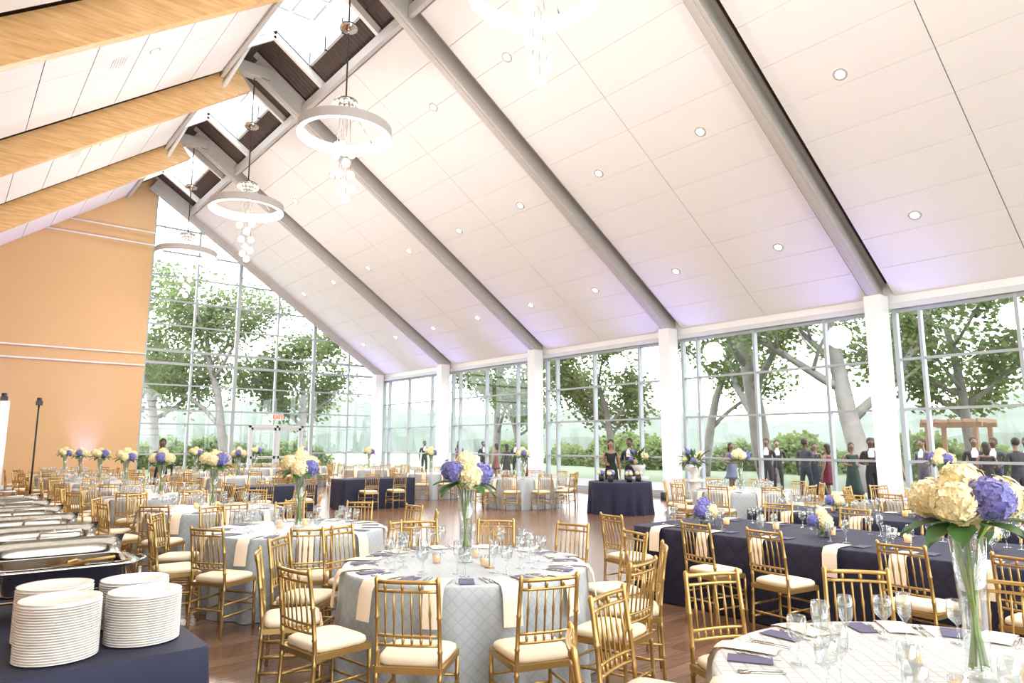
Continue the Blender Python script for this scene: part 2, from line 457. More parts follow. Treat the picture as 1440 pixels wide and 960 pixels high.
b.lathe([(.02,2.62),(.2,2.58),(.2,2.5),(.05,2.46),(.02,2.4)], 20, 3)
drops = [(.0,.1,-.25),(.16,-.05,-.5),(-.15,.08,-.55),(.12,.14,-.62),(-.02,-.16,-.78),(.17,.0,-.95),(-.12,-.05,-1.0),(.05,.1,-1.15),(.14,-.1,-1.3),(-.05,.0,-1.4),(.06,-.04,-1.55),(-.16,.0,-.35)]
for x, y, z in drops:
    b.sphere((x,y,z), .095, 2, 14, 9); b.tube([(x*.6,y*.6,.55),(x,y,z+.09)], .004, 4, 3)
chme = b.mesh('ring_chandelier', [M_ringside, M_lamp, M_bubble, M_chrome, M_black])
cl = bpy.data.lights.new('chandelier_lamp', 'POINT'); cl.energy = 560; cl.color = (1,.94,.90); cl.shadow_soft_size = .5
for y in (.7, 7.07, 13.45, 19.8, 26.2):
    inst('ring_chandelier', chme, (RX, y, 8.55))
    l = bpy.data.objects.new('chandelier_lamp', cl); l.location = (RX, y, 6.3); col.objects.link(l)

# ------------------------------------------------------------------ uplights
b = MB()
b.lathe([(.09,0),(.1,.02),(.1,.2),(.085,.22),(.07,.2)], 16, 0)
b.add([(.07*math.cos(2*pi*k/16), .07*math.sin(2*pi*k/16), .2) for k in range(16)], [tuple(range(16))], 1)
M_vio = mat('violet_led', (.4,.3,1), .5, emit=(.35,.22,1), es=5)
upme = b.mesh('uplight', [M_black, M_vio])
ul = bpy.data.lights.new('uplight_lamp', 'SPOT'); ul.energy = 700; ul.color = (.32,.30,1); ul.spot_size = 1.0; ul.spot_blend = 1; ul.shadow_soft_size = .08
def uplight(x, y, tx=0):
    inst('uplight', upme, (x,y,0))
    l = bpy.data.objects.new('uplight_lamp', ul); l.location = (x,y,.28); l.rotation_euler = (pi, tx, 0); col.objects.link(l)
for y in YS[1:]:
    uplight(XR-.85, min(y, Y1-.4), .04)
for x in (1.2, 4.6): uplight(x, Y1-.4, 0)

# ------------------------------------------------------------------ chiavari chair
def chair_mesh():
    b = MB()
    def bamboo(p, q, r=.012, k=3, n=6):
        p = Vector(p); q = Vector(q); pts = []; rs = []
        ts = [(0,r)]
        for i in range(1, k+1):
            c = i/(k+1); L = (q-p).length; e = .008/L
            ts += [(c-e*1.3,r),(c,r*1.35),(c+e*1.3,r)]
        ts.append((1,r))
        for t, rr in ts: pts.append(p.lerp(q, t)); rs.append(rr)
        b.tube(pts, rs, n, 0)
    def by(z):
        if z < .45: return -.205+.02*(z/.45)
        return -.185-.055*((z-.45)/.47)**1.4
    def bx(z): return .185-.012*(z/.92)
    for s in (-1, 1):
        zs = [0,.1,.18,.19,.2,.3,.38,.39,.40,.45,.52,.53,.54,.62,.70,.71,.72,.80,.88,.92,.935]
        rs = [.013]*len(zs)
        for k in (3,7,11,15): rs[k] = .0175
        rs[-1] = .006; rs[-2] = .015
        b.tube([(s*bx(z), by(z), z) for z in zs], rs, 7, 0)
        b.tube([(s*.198,.195,0),(s*.197,.192,.12),(s*.197,.192,.13),(s*.196,.191,.14),(s*.194,.19,.30),(s*.194,.19,.31),(s*.194,.19,.32),(s*.192,.188,.43)], [.012,.013,.018,.013,.013,.018,.013,.014], 7, 0)
        b.beam((s*.185,-.19,.432),(s*.192,.19,.432), .028, .034, 0)
        bamboo((s*.19,-.195,.17),(s*.196,.19,.17), .009); bamboo((s*.188,-.19,.27),(s*.195,.19,.27), .009)
    b.beam((-.19,.19,.432),(.19,.19,.432), .028, .034, 0); b.beam((-.185,-.187,.432),(.185,-.187,.432), .028, .034, 0)
    bamboo((-.195,.192,.21),(.195,.192,.21), .009); bamboo((-.195,.192,.30),(.195,.192,.30), .009)
    bamboo((-.185,-.195,.22),(.185,-.195,.22), .009)
    def rail(z, r):
        pts = []
        for i in range(7):
            t = -1+2*i/6; pts.append((t*bx(z), by(z)-.018*(1-t*t), z))
        b.tube(pts, r, 6, 0)
    rail(.905,.012); rail(.855,.009); rail(.615,.009); rail(.565,.009)
    for i in range(6):
        t = (-1+2*(i+1)/7)
        def P(z): return (t*bx(z), by(z)-.018*(1-t*t), z)
        b.tube([P(.615),P(.70),P(.735),P(.77),P(.855)], [.006,.006,.0095,.006,.006], 5, 0)
        if i % 2 == 0:
            b.tube([P(.855),P(.88),P(.905)], [.006,.012,.006], 5, 0)
        b.tube([P(.565),P(.59),P(.615)], [.005,.010,.005], 5, 0)
    prof = [(.90,.446),(1.0,.452),(1.04,.468),(1.02,.486),(.93,.497),(.6,.503),(.0,.505)]
    n = 24; vs = []
    for r, z in prof:
        for k in range(n):
            a = 2*pi*k/n; c, s_ = math.cos(a), math.sin(a); e = .35
            x = math.copysign(abs(c)**e, c)*.190*r; y = math.copysign(abs(s_)**e, s_)*.180*r+.004
            vs.append((x*(1+.06*(y/.19)), y, z))
    fs = []
    for i in range(len(prof)-1):
        for k in range(n): fs.append((i*n+k, i*n+(k+1)%n, (i+1)*n+(k+1)%n, (i+1)*n+k))
    fs.append(tuple(reversed(range(n))))
    b.add(vs, fs, 1, True)
    return b.mesh('chiavari_chair', [M_gold, M_cush])
CH = chair_mesh()
def chair(x, y, tx, ty, jit=0):
    a = math.atan2(ty-y, tx-x)-pi/2+random.uniform(-jit, jit)
    inst('chiavari_chair', CH, (x,y,0), a)

# ------------------------------------------------------------------ cloth tables
def uvs(me, R):
    uv = me.uv_layers.new(name='UVMap')
    for p in me.polygons:
        top = abs(p.normal.z) > .6; ca = math.atan2(p.center.y, p.center.x)
        for li in p.loop_indices:
            v = me.vertices[me.loops[li].vertex_index].co
            if top: uv.data[li].uv = (v.x, v.y)
            else:
                a = math.atan2(v.y, v.x)
                if a-ca > pi: a -= 2*pi
                if ca-a > pi: a += 2*pi
                uv.data[li].uv = (a*R, v.z)
def round_cloth(mat_, R=.915, h=.76, seed=0):
    rnd = random.Random(seed); b = MB(); n = 144
    ph = [rnd.uniform(0,6.28) for _ in range(4)]
    rings = [(0.02,h),(R*.5,h),(R*.9,h),(R-.01,h),(R+.004,h-.006),(R+.01,h-.02)]
    for k in range(1, 11): rings.append((None, k/10))
    vs = []
    for r, z in rings:
        for k in range(n):
            a = 2*pi*k/n
            if r is None:
                t = z; fold = math.sin(15*a+ph[0]+.6*math.sin(3*a))+.5*math.sin(23*a+ph[1])+.4*math.sin(7*a+ph[2])
                rr = R+.012+.03*t+.040*t**1.1*fold
                vs.append((rr*math.cos(a), rr*math.sin(a), (h-.02)*(1-t)+.004))
            else: vs.append((r*math.cos(a), r*math.sin(a), z))
    fs = [tuple(range(n))]
    for i in range(len(rings)-1):
        for k in range(n): fs.append((i*n+k, (i+1)*n+k, (i+1)*n+(k+1)%n, i*n+(k+1)%n))
    b.add(vs, fs, 0, True)
    me = b.mesh('round_dining_table', [mat_]); uvs(me, R)
    return me
def rect_table(name, x0, x1, y0, y1, h, mat_, seed=0, hem=.01):
    rnd = random.Random(seed); cx, cy = (x0+x1)/2, (y0+y1)/2; hx, hy = (x1-x0)/2, (y1-y0)/2; rc = .04
    path = []
    def seg(p, q, nrm):
        L = math.dist(p, q); n = max(2, int(L/.05))
        for k in range(n): t = k/n; path.append((p[0]+(q[0]-p[0])*t, p[1]+(q[1]-p[1])*t, nrm[0], nrm[1]))
    def cor(cx_, cy_, a0):
        for k in range(3): a = a0+pi/2*k/3; path.append((cx_+rc*math.cos(a), cy_+rc*math.sin(a), math.cos(a), math.sin(a)))
    seg((-hx+rc,-hy),(hx-rc,-hy),(0,-1)); cor(hx-rc,-hy+rc,-pi/2)
    seg((hx,-hy+rc),(hx,hy-rc),(1,0)); cor(hx-rc,hy-rc,0)
    seg((hx-rc,hy),(-hx+rc,hy),(0,1)); cor(-hx+rc,hy-rc,pi/2)
    seg((-hx,hy-rc),(-hx,-hy+rc),(-1,0)); cor(-hx+rc,-hy+rc,pi)
    n = len(path); vs = []
    lev = [0]+[k/8 for k in range(0, 9)]
    ph = rnd.uniform(0,6)
    for li, t in enumerate(lev):
        for k, (x, y, nx, ny) in enumerate(path):
            s = k*.05
            f = math.sin(s*6.3+ph)+.6*math.sin(s*11+ph*2)+.5*math.sin(s*3.1)
            o = 0 if li == 0 else .008+.03*t+.016*t*f
            z = h if li == 0 else (h-.01)*(1-t)+hem*t
            vs.append((x+nx*o, y+ny*o, z))
    fs = [tuple(range(n))]
    for i in range(len(lev)-1):
        for k in range(n): fs.append((i*n+k, (i+1)*n+k, (i+1)*n+(k+1)%n, i*n+(k+1)%n))
    b = MB(); b.add(vs, fs, 0, True); b.sm[0] = False
    me = b.mesh(name, [mat_])
    uv = me.uv_layers.new(name='UVMap')
    for p in me.polygons:
        for li in p.loop_indices:
            v = me.vertices[me.loops[li].vertex_index].co
            if abs(p.normal.z) > .6: uv.data[li].uv = (v.x, v.y)
            elif abs(p.normal.x) > abs(p.normal.y): uv.data[li].uv = (v.y, v.z)
            else: uv.data[li].uv = (v.x, v.z)
    return inst(name, me, (cx, cy, 0))

# ------------------------------------------------------------------ tableware meshes
def goblet(b, c, h=.19, r=.04, m=0, n=14):
    b.lathe([(0,0),(.034,.002),(.034,.004),(.006,.010),(.005,h*.42),(.012,h*.46),(r*.85,h*.58),(r,h*.75),(r*.86,h),(r*.84,h),(r*.97,h*.75),(r*.8,h*.60),(.0,h*.5)], n, m, c)
def tumbler(b, c, h=.09, r=.036, m=0):
    b.lathe([(0,0),(r*.85,0),(r,h),(r*.95,h),(r*.8,.01),(0,.01)], 12, m, c)
gb = MB(); goblet(gb, (0,0,0), .19, .042, 0, 20); GOB = gb.mesh('water_goblet', [M_glass])
gb = MB(); goblet(gb, (0,0,0), .225, .033, 0, 20); FLU = gb.mesh('wine_glass', [M_glass])
gb = MB(); tumbler(gb, (0,0,0), .075, .034, 0); gb.lathe([(0,.012),(.028,.012),(.028,.05),(0,.05)], 12, 1); VOT = gb.mesh('votive_candle', [M_glass, M_candle])

def napkin(b, a, R, m=0, w=.13, drop=.24, h=.76):
    ca, sa = math.cos(a), math.sin(a)
    prof = [(R-.24,h+.008),(R-.12,h+.010),(R-.02,h+.008),(R+.025,h+.0),(R+.055,h-.05),(R+.068,h-drop*.6),(R+.078,h-drop)]
    vs = []
    for r, z in prof:
        for s in (-1, -.3, .3, 1):
            t = s*w/2; rr = r+(0 if abs(s) == 1 else .005)
            vs.append((ca*rr-sa*t, sa*rr+ca*t, z))
    fs = []
    for i in range(len(prof)-1):
        for k in range(3): fs.append((i*4+k, (i+1)*4+k, (i+1)*4+k+1, i*4+k+1))
    b.add(vs, fs, m, True)
def menu(b, a, R, m, h=.76):
    M = Matrix.Rotation(a, 4, 'Z') @ Matrix.Translation((R-.16, .17, h+.004)) @ Matrix.Rotation(.25, 4, 'Z')
    b.bb(-.09, .09, -.05, .05, 0, .003, m, M)
def flatware(b, a, R, m, h=.76):
    for t in (-.10,-.13, .10):
        M = Matrix.Rotation(a, 4, 'Z') @ Matrix.Translation((R-.17, t, h+.004))
        b.tube([(-.1,0,0),(.02,0,.004),(.08,0,.002)], [.003,.004,.008], 5, m, True, M)

def far_setting(n, R=.915, seed=1, off=0):
    b = MB(); rnd = random.Random(seed)
    for i in range(n):
        a = off+2*pi*i/n
        napkin(b, a, R, 1); menu(b, a, R, 2)
        goblet(b, ((R-.30)*math.cos(a+.22), (R-.30)*math.sin(a+.22), .762), .18, .04, 0, 8)
        goblet(b, ((R-.38)*math.cos(a+.12), (R-.38)*math.sin(a+.12), .762), .2, .034, 0, 8)
    for k in range(3):
        a = rnd.uniform(0,6); tumbler(b, (.22*math.cos(a+2*k), .22*math.sin(a+2*k), .762), .07, .034, 3)
    return b.mesh('place_settings', [M_glass, M_napkin, M_menu, M_candle])

# ------------------------------------------------------------------ flowers
def ball(b, c, r, m, n=70, seed=0):
    rnd = random.Random(seed)
    b.sphere(c, r*.84, m, 10, 7)
    ga = pi*(3-math.sqrt(5))
    for i in range(n):
        z = 1-2*(i+.5)/n; rr = math.sqrt(1-z*z); a = ga*i
        d = Vector((rr*math.cos(a), rr*math.sin(a), z)); d = (d+Vector((rnd.uniform(-.1,.1),rnd.uniform(-.1,.1),rnd.uniform(-.1,.1)))).normalized()
        x = d.orthogonal().normalized(); x = (Matrix.Rotation(rnd.uniform(0,6.28), 3, d) @ x); y = d.cross(x)
        o = Vector(c)+d*r*rnd.uniform(.86,1.06); s = r*.21
        tl = Vector((rnd.uniform(-.35,.35), rnd.uniform(-.35,.35), rnd.uniform(-.35,.35)))
        d2 = (d+tl).normalized(); x = (x-d2*x.dot(d2)).normalized(); y = d2.cross(x)
        for k in range(4):
            ang = k*pi/2; u = x*math.cos(ang)+y*math.sin(ang); w = d2.cross(u)
            b.add([o, o+u*s*.6+w*s*.5+d*s*.2, o+u*s*1.1+d*s*.08, o+u*s*.6-w*s*.5+d*s*.2], [(0,1,2,3)], m, False)
def leafm(b, base, dr, L, W, m):
    dr = Vector(dr).normalized(); base = Vector(base); s = dr.cross(Vector((0,0,1)))
    if s.length < .1: s = Vector((1,0,0))
    s.normalize(); up = s.cross(dr)
    pts = []
    for t, w, dz in ((0,.1,0),(.25,.8,.05),(.5,1,.06),(.8,.6,.0),(1,.02,-.1)):
        c = base+dr*L*t+up*L*dz
        pts += [c-s*W*w/2, c-up*W*.12, c+s*W*w/2]
    fs = []
    for i in range(4):
        for k in range(2): fs.append((i*3+k, i*3+k+1, (i+1)*3+k+1, (i+1)*3+k))
    b.add(pts, fs, m, True)
def bouquet(b, z, mc, mv, ml, S=1.0, seed=0, violet=(1,4,6)):
    rnd = random.Random(seed)
    pos = [(0,0,.085)]+[(.125*math.cos(2*pi*k/6), .125*math.sin(2*pi*k/6), rnd.uniform(-.03,.04)) for k in range(6)]
    for i, p in enumerate(pos):
        ball(b, (p[0]*S, p[1]*S, z+p[2]*S), .085*S*rnd.uniform(.88,1.12), mv if i in violet else mc, 105, seed*10+i)
    for k in range(9):
        a = 2*pi*k/9+rnd.uniform(-.2,.2)
        leafm(b, (.07*S*math.cos(a), .07*S*math.sin(a), z-.06*S), (math.cos(a), math.sin(a), rnd.uniform(-.5,.1)), .19*S, .10*S, ml)
def tall_center(seed, violet):
    b = MB(); rnd = random.Random(seed); H = .54
    b.lathe([(0,.0),(.062,.0),(.05,.02),(.045,.08),(.05,.3),(.066,H),(.062,H),(.047,.3),(.042,.08),(.04,.03),(0,.025)], 24, 0)
    for k in range(8):
        a = 2*pi*k/8+rnd.uniform(-.2,.2); c = (a+pi*.8)
        b.tube([(.032*math.cos(c), .032*math.sin(c), .035),(.012*math.cos(a), .012*math.sin(a), .3),(.05*math.cos(a), .05*math.sin(a), H),(.1*math.cos(a), .1*math.sin(a), H+.09)], .0055, 5, 4)
    bouquet(b, .66, 1, 2, 3, 1.0, seed, violet)
    return b.mesh('hydrangea_centerpiece', [M_glass, M_cream, M_violet, M_leaf, M_stem])
CP = [tall_center(1, (2,5,3)), tall_center(2, (1,4)), tall_center(5, (2,5))]
def low_center(seed):
    b = MB()
    b.lathe([(0,0),(.05,0),(.055,.10),(.05,.10),(.045,.01),(0,.01)], 14, 0)
    for k in range(4): b.tube([(.02*math.cos(k*1.6), .02*math.sin(k*1.6), .02),(.05*math.cos(k*1.6+3), .05*math.sin(k*1.6+3), .14)], .005, 5, 4)
    for k, (x, y, z, m) in enumerate(((.06,.0,.15,1),(-.05,.05,.15,2),(-.04,-.06,.14,1),(.0,.0,.2,2 if seed else 1))):
        ball(b, (x,y,z), .07, m, 80, seed*7+k)
    for k in range(6):
        a = k*1.05; leafm(b, (.04*math.cos(a), .04*math.sin(a), .1), (math.cos(a), math.sin(a), 0), .12, .07, 3)
    return b.mesh('low_hydrangea_vase', [M_glass, M_cream, M_violet, M_leaf, M_stem])
LC = [low_center(0), low_center(1)]

# ------------------------------------------------------------------ round tables
SILV = [round_cloth(M_silver, seed=k) for k in range(3)]
FS = far_setting(10)
def dining(x, y, k, nch=10, off=0, cp=True, jit=.1, rad=1.225):
    inst('round_dining_table', SILV[k % 3], (x,y,0), k*1.3)
    inst('place_settings', FS, (x,y,0), off)
    if cp: inst('hydrangea_centerpiece', CP[k % 3], (x,y,.762), k*2.1)
    for i in range(nch):
        a = off+2*pi*(i+.0)/nch; rr = rad+random.uniform(-.01,.05)
        chair(x+rr*math.cos(a), y+rr*math.sin(a), x, y, jit)
random.seed(11)
AX, AY = 3.2, 4.4
inst('round_dining_table', SILV[0], (AX,AY,0), .4)
inst('hydrangea_centerpiece', CP[0], (AX,AY,.762), 1.2)
offA = math.radians(222)
for i in range(12):
    a = offA+2*pi*i/12
    rr = 1.25+random.uniform(0,.05)
    if i in (0, 1): rr = 1.30
    chair(AX+rr*math.cos(a), AY+rr*math.sin(a), AX, AY, .08)
def near_settings(x, y, angs, R=.915):
    b = MB()
    for a in angs:
        napkin(b, a, R, 0); menu(b, a, R, 1); flatware(b, a+.02, R, 2)
        inst('water_goblet', GOB, (x+(R-.33)*math.cos(a+.2), y+(R-.33)*math.sin(a+.2), .762))
        inst('wine_glass', FLU, (x+(R-.42)*math.cos(a+.1), y+(R-.42)*math.sin(a+.1), .762))
    b.obj('place_settings', [M_napkin, M_menu, M_chrome], (x,y,0))
    for k in range(3):
        a = angs[0]+.9+k*pi*.66; inst('votive_candle', VOT, (x+.22*math.cos(a), y+.22*math.sin(a), .762))
near_settings(AX, AY, [offA+2*pi*i/12 for i in range(12)])
e = bpy.data.objects.new('table_number_sign', None); e.location = (AX-.0, AY-.30, .762); e.rotation_euler = (0,0,-.7); col.objects.link(e)
cu = bpy.data.curves.new('script_word', 'FONT'); cu.body = 'five'; cu.size = .17; cu.shear = .35; cu.align_x = 'CENTER'; cu.extrude = .004; cu.space_character = .82; cu.offset = -.002
cu.materials.append(M_gold)
o = bpy.data.objects.new('script_word', cu); o.rotation_euler = (pi/2,0,0); o.location = (.0,0,.22); o.parent = e; col.objects.link(o)
b = MB(); b.tube([(0,0,.0),(0,0,.24)], .004, 6, 0); b.lathe([(0,0),(.04,0),(.04,.008),(0,.01)], 14, 0); o = b.obj('stand', [M_gold]); o.parent = e

BX, BY = 3.08, 1.01
IV = round_cloth(M_ivory, seed=9)
inst('round_dining_table', IV, (BX,BY,0))
inst('hydrangea_centerpiece', CP[1], (BX+.09,BY-.02,.762), 4.25, .98)
angB = [math.radians(a) for a in (140,107,73,38,8,-25)]
near_settings(BX, BY, angB+[math.radians(a) for a in (173,206,239)])
for a in angB:
    chair(BX+1.25*math.cos(a), BY+1.25*math.sin(a), BX, BY, .08)

for k, y in enumerate((7.35, 10.4, 13.4, 16.4, 19.4, 22.4, 25.4)):
    dining(3.1, y, k+1, 10, off=.2*k, rad=1.21)
for k, (x, y) in enumerate(((12.3,14.3),(12.2,18.7),(12.3,7.7),(12.6,4.2),(12.3,23.0),(11.6,27.4),(6.6,20.0),(6.6,24.2),(9.4,26.5))):
    dining(x, y, k, 10, off=.15*k)

# ------------------------------------------------------------------ navy long tables
rect_table('banquet_table', 6.1, 7.6, -.6, 5.2, .76, M_navy2, 2)
rect_table('banquet_table', 8.75, 9.9, -.2, 5.4, .76, M_navy2, 3)
rect_table('banquet_table', 4.9, 6.7, 14.9, 15.7, .76, M_navy, 4)
rect_table('banquet_table', 8.1, 10.2, 16.4, 17.2, .76, M_navy, 5)
random.seed(5)
for y in (5.05, 4.0, 3.3, 2.2, 1.45):
    chair(5.80, y-.05, 6.9, y-.25, .08)
for y in (4.6, 3.7, 2.8, 1.9, 1.0): chair(7.98, y, 7, y, .1)
for y in (4.7, 3.8, 2.9, 2.0): chair(10.25, y, 9, y, .1)
for x in (5.3, 6.2): chair(x, 14.55, x, 16, .1)
for x in (8.6, 9.4): chair(x, 16.05, x, 17, .1)
def lineset(x0, x1, ys, h=.762):
    b = MB()
    for y in ys:
        for s, xe in ((-1, x0), (1, x1)):
            xs = [xe-s*.24, xe-s*.02, xe+s*.03, xe+s*.06, xe+s*.075]; zs = [h+.008, h+.008, h, h-.05, h-.24]
            vs = []
            for X, Z in zip(xs, zs): vs += [(X, y-.065, Z), (X, y+.065, Z)]
            b.add(vs, [(2*k, 2*k+1, 2*k+3, 2*k+2) for k in range(4)], 1, True)
            goblet(b, (xe-s*.33, y+.17, h), .18, .04, 0, 10); goblet(b, (xe-s*.38, y+.05, h), .21, .034, 0, 10)
            b.bb(xe-s*.24-.08, xe-s*.24+.08, y-.2, y-.1, h+.003, h+.007, 2)
        tumbler(b, ((x0+x1)/2+.1, y-.3, h), .07, .035, 3); tumbler(b, ((x0+x1)/2-.1, y+.35, h), .16, .04, 0)
    b.obj('place_settings', [M_glass, M_napkin, M_menu, M_candle])
lineset(6.1, 7.6, (4.85, 4.25, 3.65, 2.95, 2.4, 1.8, 1.2)); lineset(8.75, 9.9, (4.8, 3.9, 3.0, 2.1, 1.2))
for x, y, k, s in ((6.6,4.6,1,1.15),(6.75,3.35,0,1),(7.0,2.05,0,1.05),(9.3,4.4,0,1),(9.3,3.4,1,1),(9.3,1.6,0,1)):
    inst('low_hydrangea_vase', LC[k], (x,y,.762), k, s)

me = round_cloth(M_navy, R=.76, seed=21); inst('round_display_table', me, (13.05,11.5,0))
dv = MB()
dv.lathe([(0,0),(.06,0),(.075,.08),(.06,.16),(.055,.16),(0,.03)], 14, 0)
for k, (x, y, z) in enumerate(((0,0,.22),(.05,.03,.2),(-.05,.03,.2),(0,-.05,.2))): ball(dv, (x,y,z), .055, 1 if k % 2 else 2, 40, k)
DV = dv.mesh('flower_vase', [M_black, M_cream, M_violet])
for k in range(6):
    a = k*pi/3+.2; inst('flower_vase', DV, (13.05+.45*math.cos(a), 11.5+.45*math.sin(a), .762), k)
def pedestal():
    b = MB()
    b.bb(-.17,.17,-.17,.17,0,.06,0); b.lathe([(.13,.06),(.11,.10),(.11,.62),(.14,.68),(.16,.70)], 20, 0); b.bb(-.17,.17,-.17,.17,.70,.75,0)
    b.lathe([(0,.75),(.08,.75),(.05,.82),(.12,.92),(.18,1.02),(.16,1.02),(0,.95)], 20, 0)
    rnd = random.Random(4)
    for k in range(12):
        a = k*2.4; r = .20*math.sqrt((k+.5)/12); ball(b, (r*math.cos(a), r*math.sin(a), 1.15+rnd.uniform(-.05,.2)), .075, 1 if k % 3 else 2, 40, k)
    for k in range(45):
        a = rnd.uniform(0,6.28); e_ = rnd.uniform(-.5,1.3)
        leafm(b, (.1*math.cos(a), .1*math.sin(a), 1.12), (math.cos(a)*math.cos(e_), math.sin(a)*math.cos(e_), math.sin(e_)), rnd.uniform(.22,.42), .07, 3)
    return b.mesh('pedestal_flower_arrangement', [M_china, M_cream, M_violet, M_leaf])
PD = pedestal()
inst('pedestal_flower_arrangement', PD, (14.25,11.9,0), 0, 1.1); inst('pedestal_flower_arrangement', PD, (14.3,10.2,0), 1, 1.1)

# ------------------------------------------------------------------ buffet
BT = .80
rect_table('buffet_table', -.05, .98, 3.2, 9.7, BT, M_navy, 8)
def plate_stack(n, R=.15):
    b = MB(); prof = [(0,0),(R*.55,0)]
    p = .0100
    for k in range(n):
        z = k*p; prof += [(R*.62,z+.001),(R*.96,z+.0055),(R,z+.0066),(R*.985,z+.0082),(R*.76,z+.0088)]
    z = n*p
    prof += [(R*.97,z+.008),(R*.99,z+.010),(R*.95,z+.0105),(R*.66,z+.003),(R*.6,z),(0,z)]
    b.lathe(prof, 56, 0)
    return b.mesh('plate_stack', [M_china])
PS = plate_stack(22); PS2 = plate_stack(20)
for x, y, m in ((.45,3.42,PS),(.775,3.48,PS2),(.47,3.76,PS),(.80,3.81,PS2)):
    inst('plate_stack', m, (x,y,BT+.003))
inst('plate_stack', PS2, (.45,9.3,BT+.003))
def chafer():
    b = MB(); X, Y = .33, .22
    def rr(hx, hy, z, e=.35, n=40):
        out = []
        for k in range(n):
            a = 2*pi*k/n; c, s = math.cos(a), math.sin(a)
            out.append((math.copysign(abs(c)**e, c)*hx, math.copysign(abs(s)**e, s)*hy, z))
        return out
    n = 40
    def loft(lv, m):
        vs = sum(lv, []); fs = []
        for i in range(len(lv)-1):
            for k in range(n): fs.append((i*n+k, i*n+(k+1)%n, (i+1)*n+(k+1)%n, (i+1)*n+k))
        b.add(vs, fs, m, True)
    loft([rr(X-.05,Y-.05,.10), rr(X-.02,Y-.02,.12), rr(X-.015,Y-.015,.21), rr(X+.01,Y+.01,.222), rr(X+.012,Y+.012,.232), rr(X-.02,Y-.02,.232)], 0)
    loft([rr(X-.02,Y-.02,.236), rr(X-.045,Y-.045,.236), rr(X-.055,Y-.055,.165), rr(X-.2,Y-.15,.16), rr(.01,.01,.16)], 0)
    b.add(rr(X-.05,Y-.05,.10), [tuple(reversed(range(n)))], 0)
    for k in range(22):
        b.sphere((random.uniform(-.22,.22), random.uniform(-.12,.12), .172), .032, 1, 8, 5, (1.3,.9,.55))
    for sx in (-1, 1):
        for sy in (-1, 1):
            b.tube([(sx*(X-.0),sy*(Y-.03),.2),(sx*(X+.0),sy*(Y-.03),.08),(sx*(X+.02),sy*(Y-.0),.0)], .012, 7, 0)
        b.tube([(sx*(X+.0),-Y+.03,.09),(sx*(X+.0),Y-.03,.09)], .008, 6, 0)
        b.tube([(sx*(X+.015),-.07,.215),(sx*(X+.055),-.06,.225),(sx*(X+.055),.06,.225),(sx*(X+.015),.07,.215)], .008, 6, 0)
    for sy in (-1, 1): b.tube([(-X,sy*(Y-.03),.09),(X,sy*(Y-.03),.09)], .008, 6, 0)
    for sx in (-.15,.15): b.lathe([(0,.0),(.04,.0),(.042,.06),(.035,.065),(0,.06)], 14, 2, (sx,0,.005))
    vs = []; fs = []; m = 10
    for i in range(m+1):
        a = math.radians(-8+62*i/m)
        y = Y*math.cos(a); z = .235+.13*math.sin(a)
        for x in (-X+.02, -X+.05, X-.05, X-.02): vs.append((x, y, z))
    for i in range(m):
        for k in range(3): fs.append((i*4+k, i*4+k+1, (i+1)*4+k+1, (i+1)*4+k))
    b.add(vs, fs, 0, True)
    b.tube([(-.1,Y*.62,.345),(-.09,Y*.55,.375),(.09,Y*.55,.375),(.1,Y*.62,.345)], .009, 6, 0)
    b.tube([(-.05,-.05,.20),(.1,-.15,.25),(.2,-.24,.27)], [.02,.007,.007], 6, 3)
    b.tube([(.12,.05,.2),(.05,-.10,.25),(.0,-.22,.26)], [.02,.007,.007], 6, 3)
    return b.mesh('chafing_dish', [M_chrome, M_food, M_pan, M_gold])
CF = chafer()
for k in range(6): inst('chafing_dish', CF, (.56, 4.35+.82*k, BT+.012), 0)

def stand(h, wht):
    b = MB()
    for k in range(3):
        a = k*2*pi/3+.3; b.tube([(0,0,.55),(.4*math.cos(a), .4*math.sin(a), .015)], .012, 6, 0)
    b.tube([(0,0,.4),(0,0,h)], .018 if not wht else .1, 8, 0 if not wht else 1)
    b.bb(-.06,.06,-.06,.06,h,h+.09,0); b.lathe([(.04,0),(.05,.07),(.03,.08)], 12, 0, (.0,0,h+.08))
    return b.obj('light_stand', [M_black, M_white])
o = stand(2.5, False); o.location = (1.62, 17.95, 0)
o = stand(2.5, True); o.location = (.93, 16.7, 0)

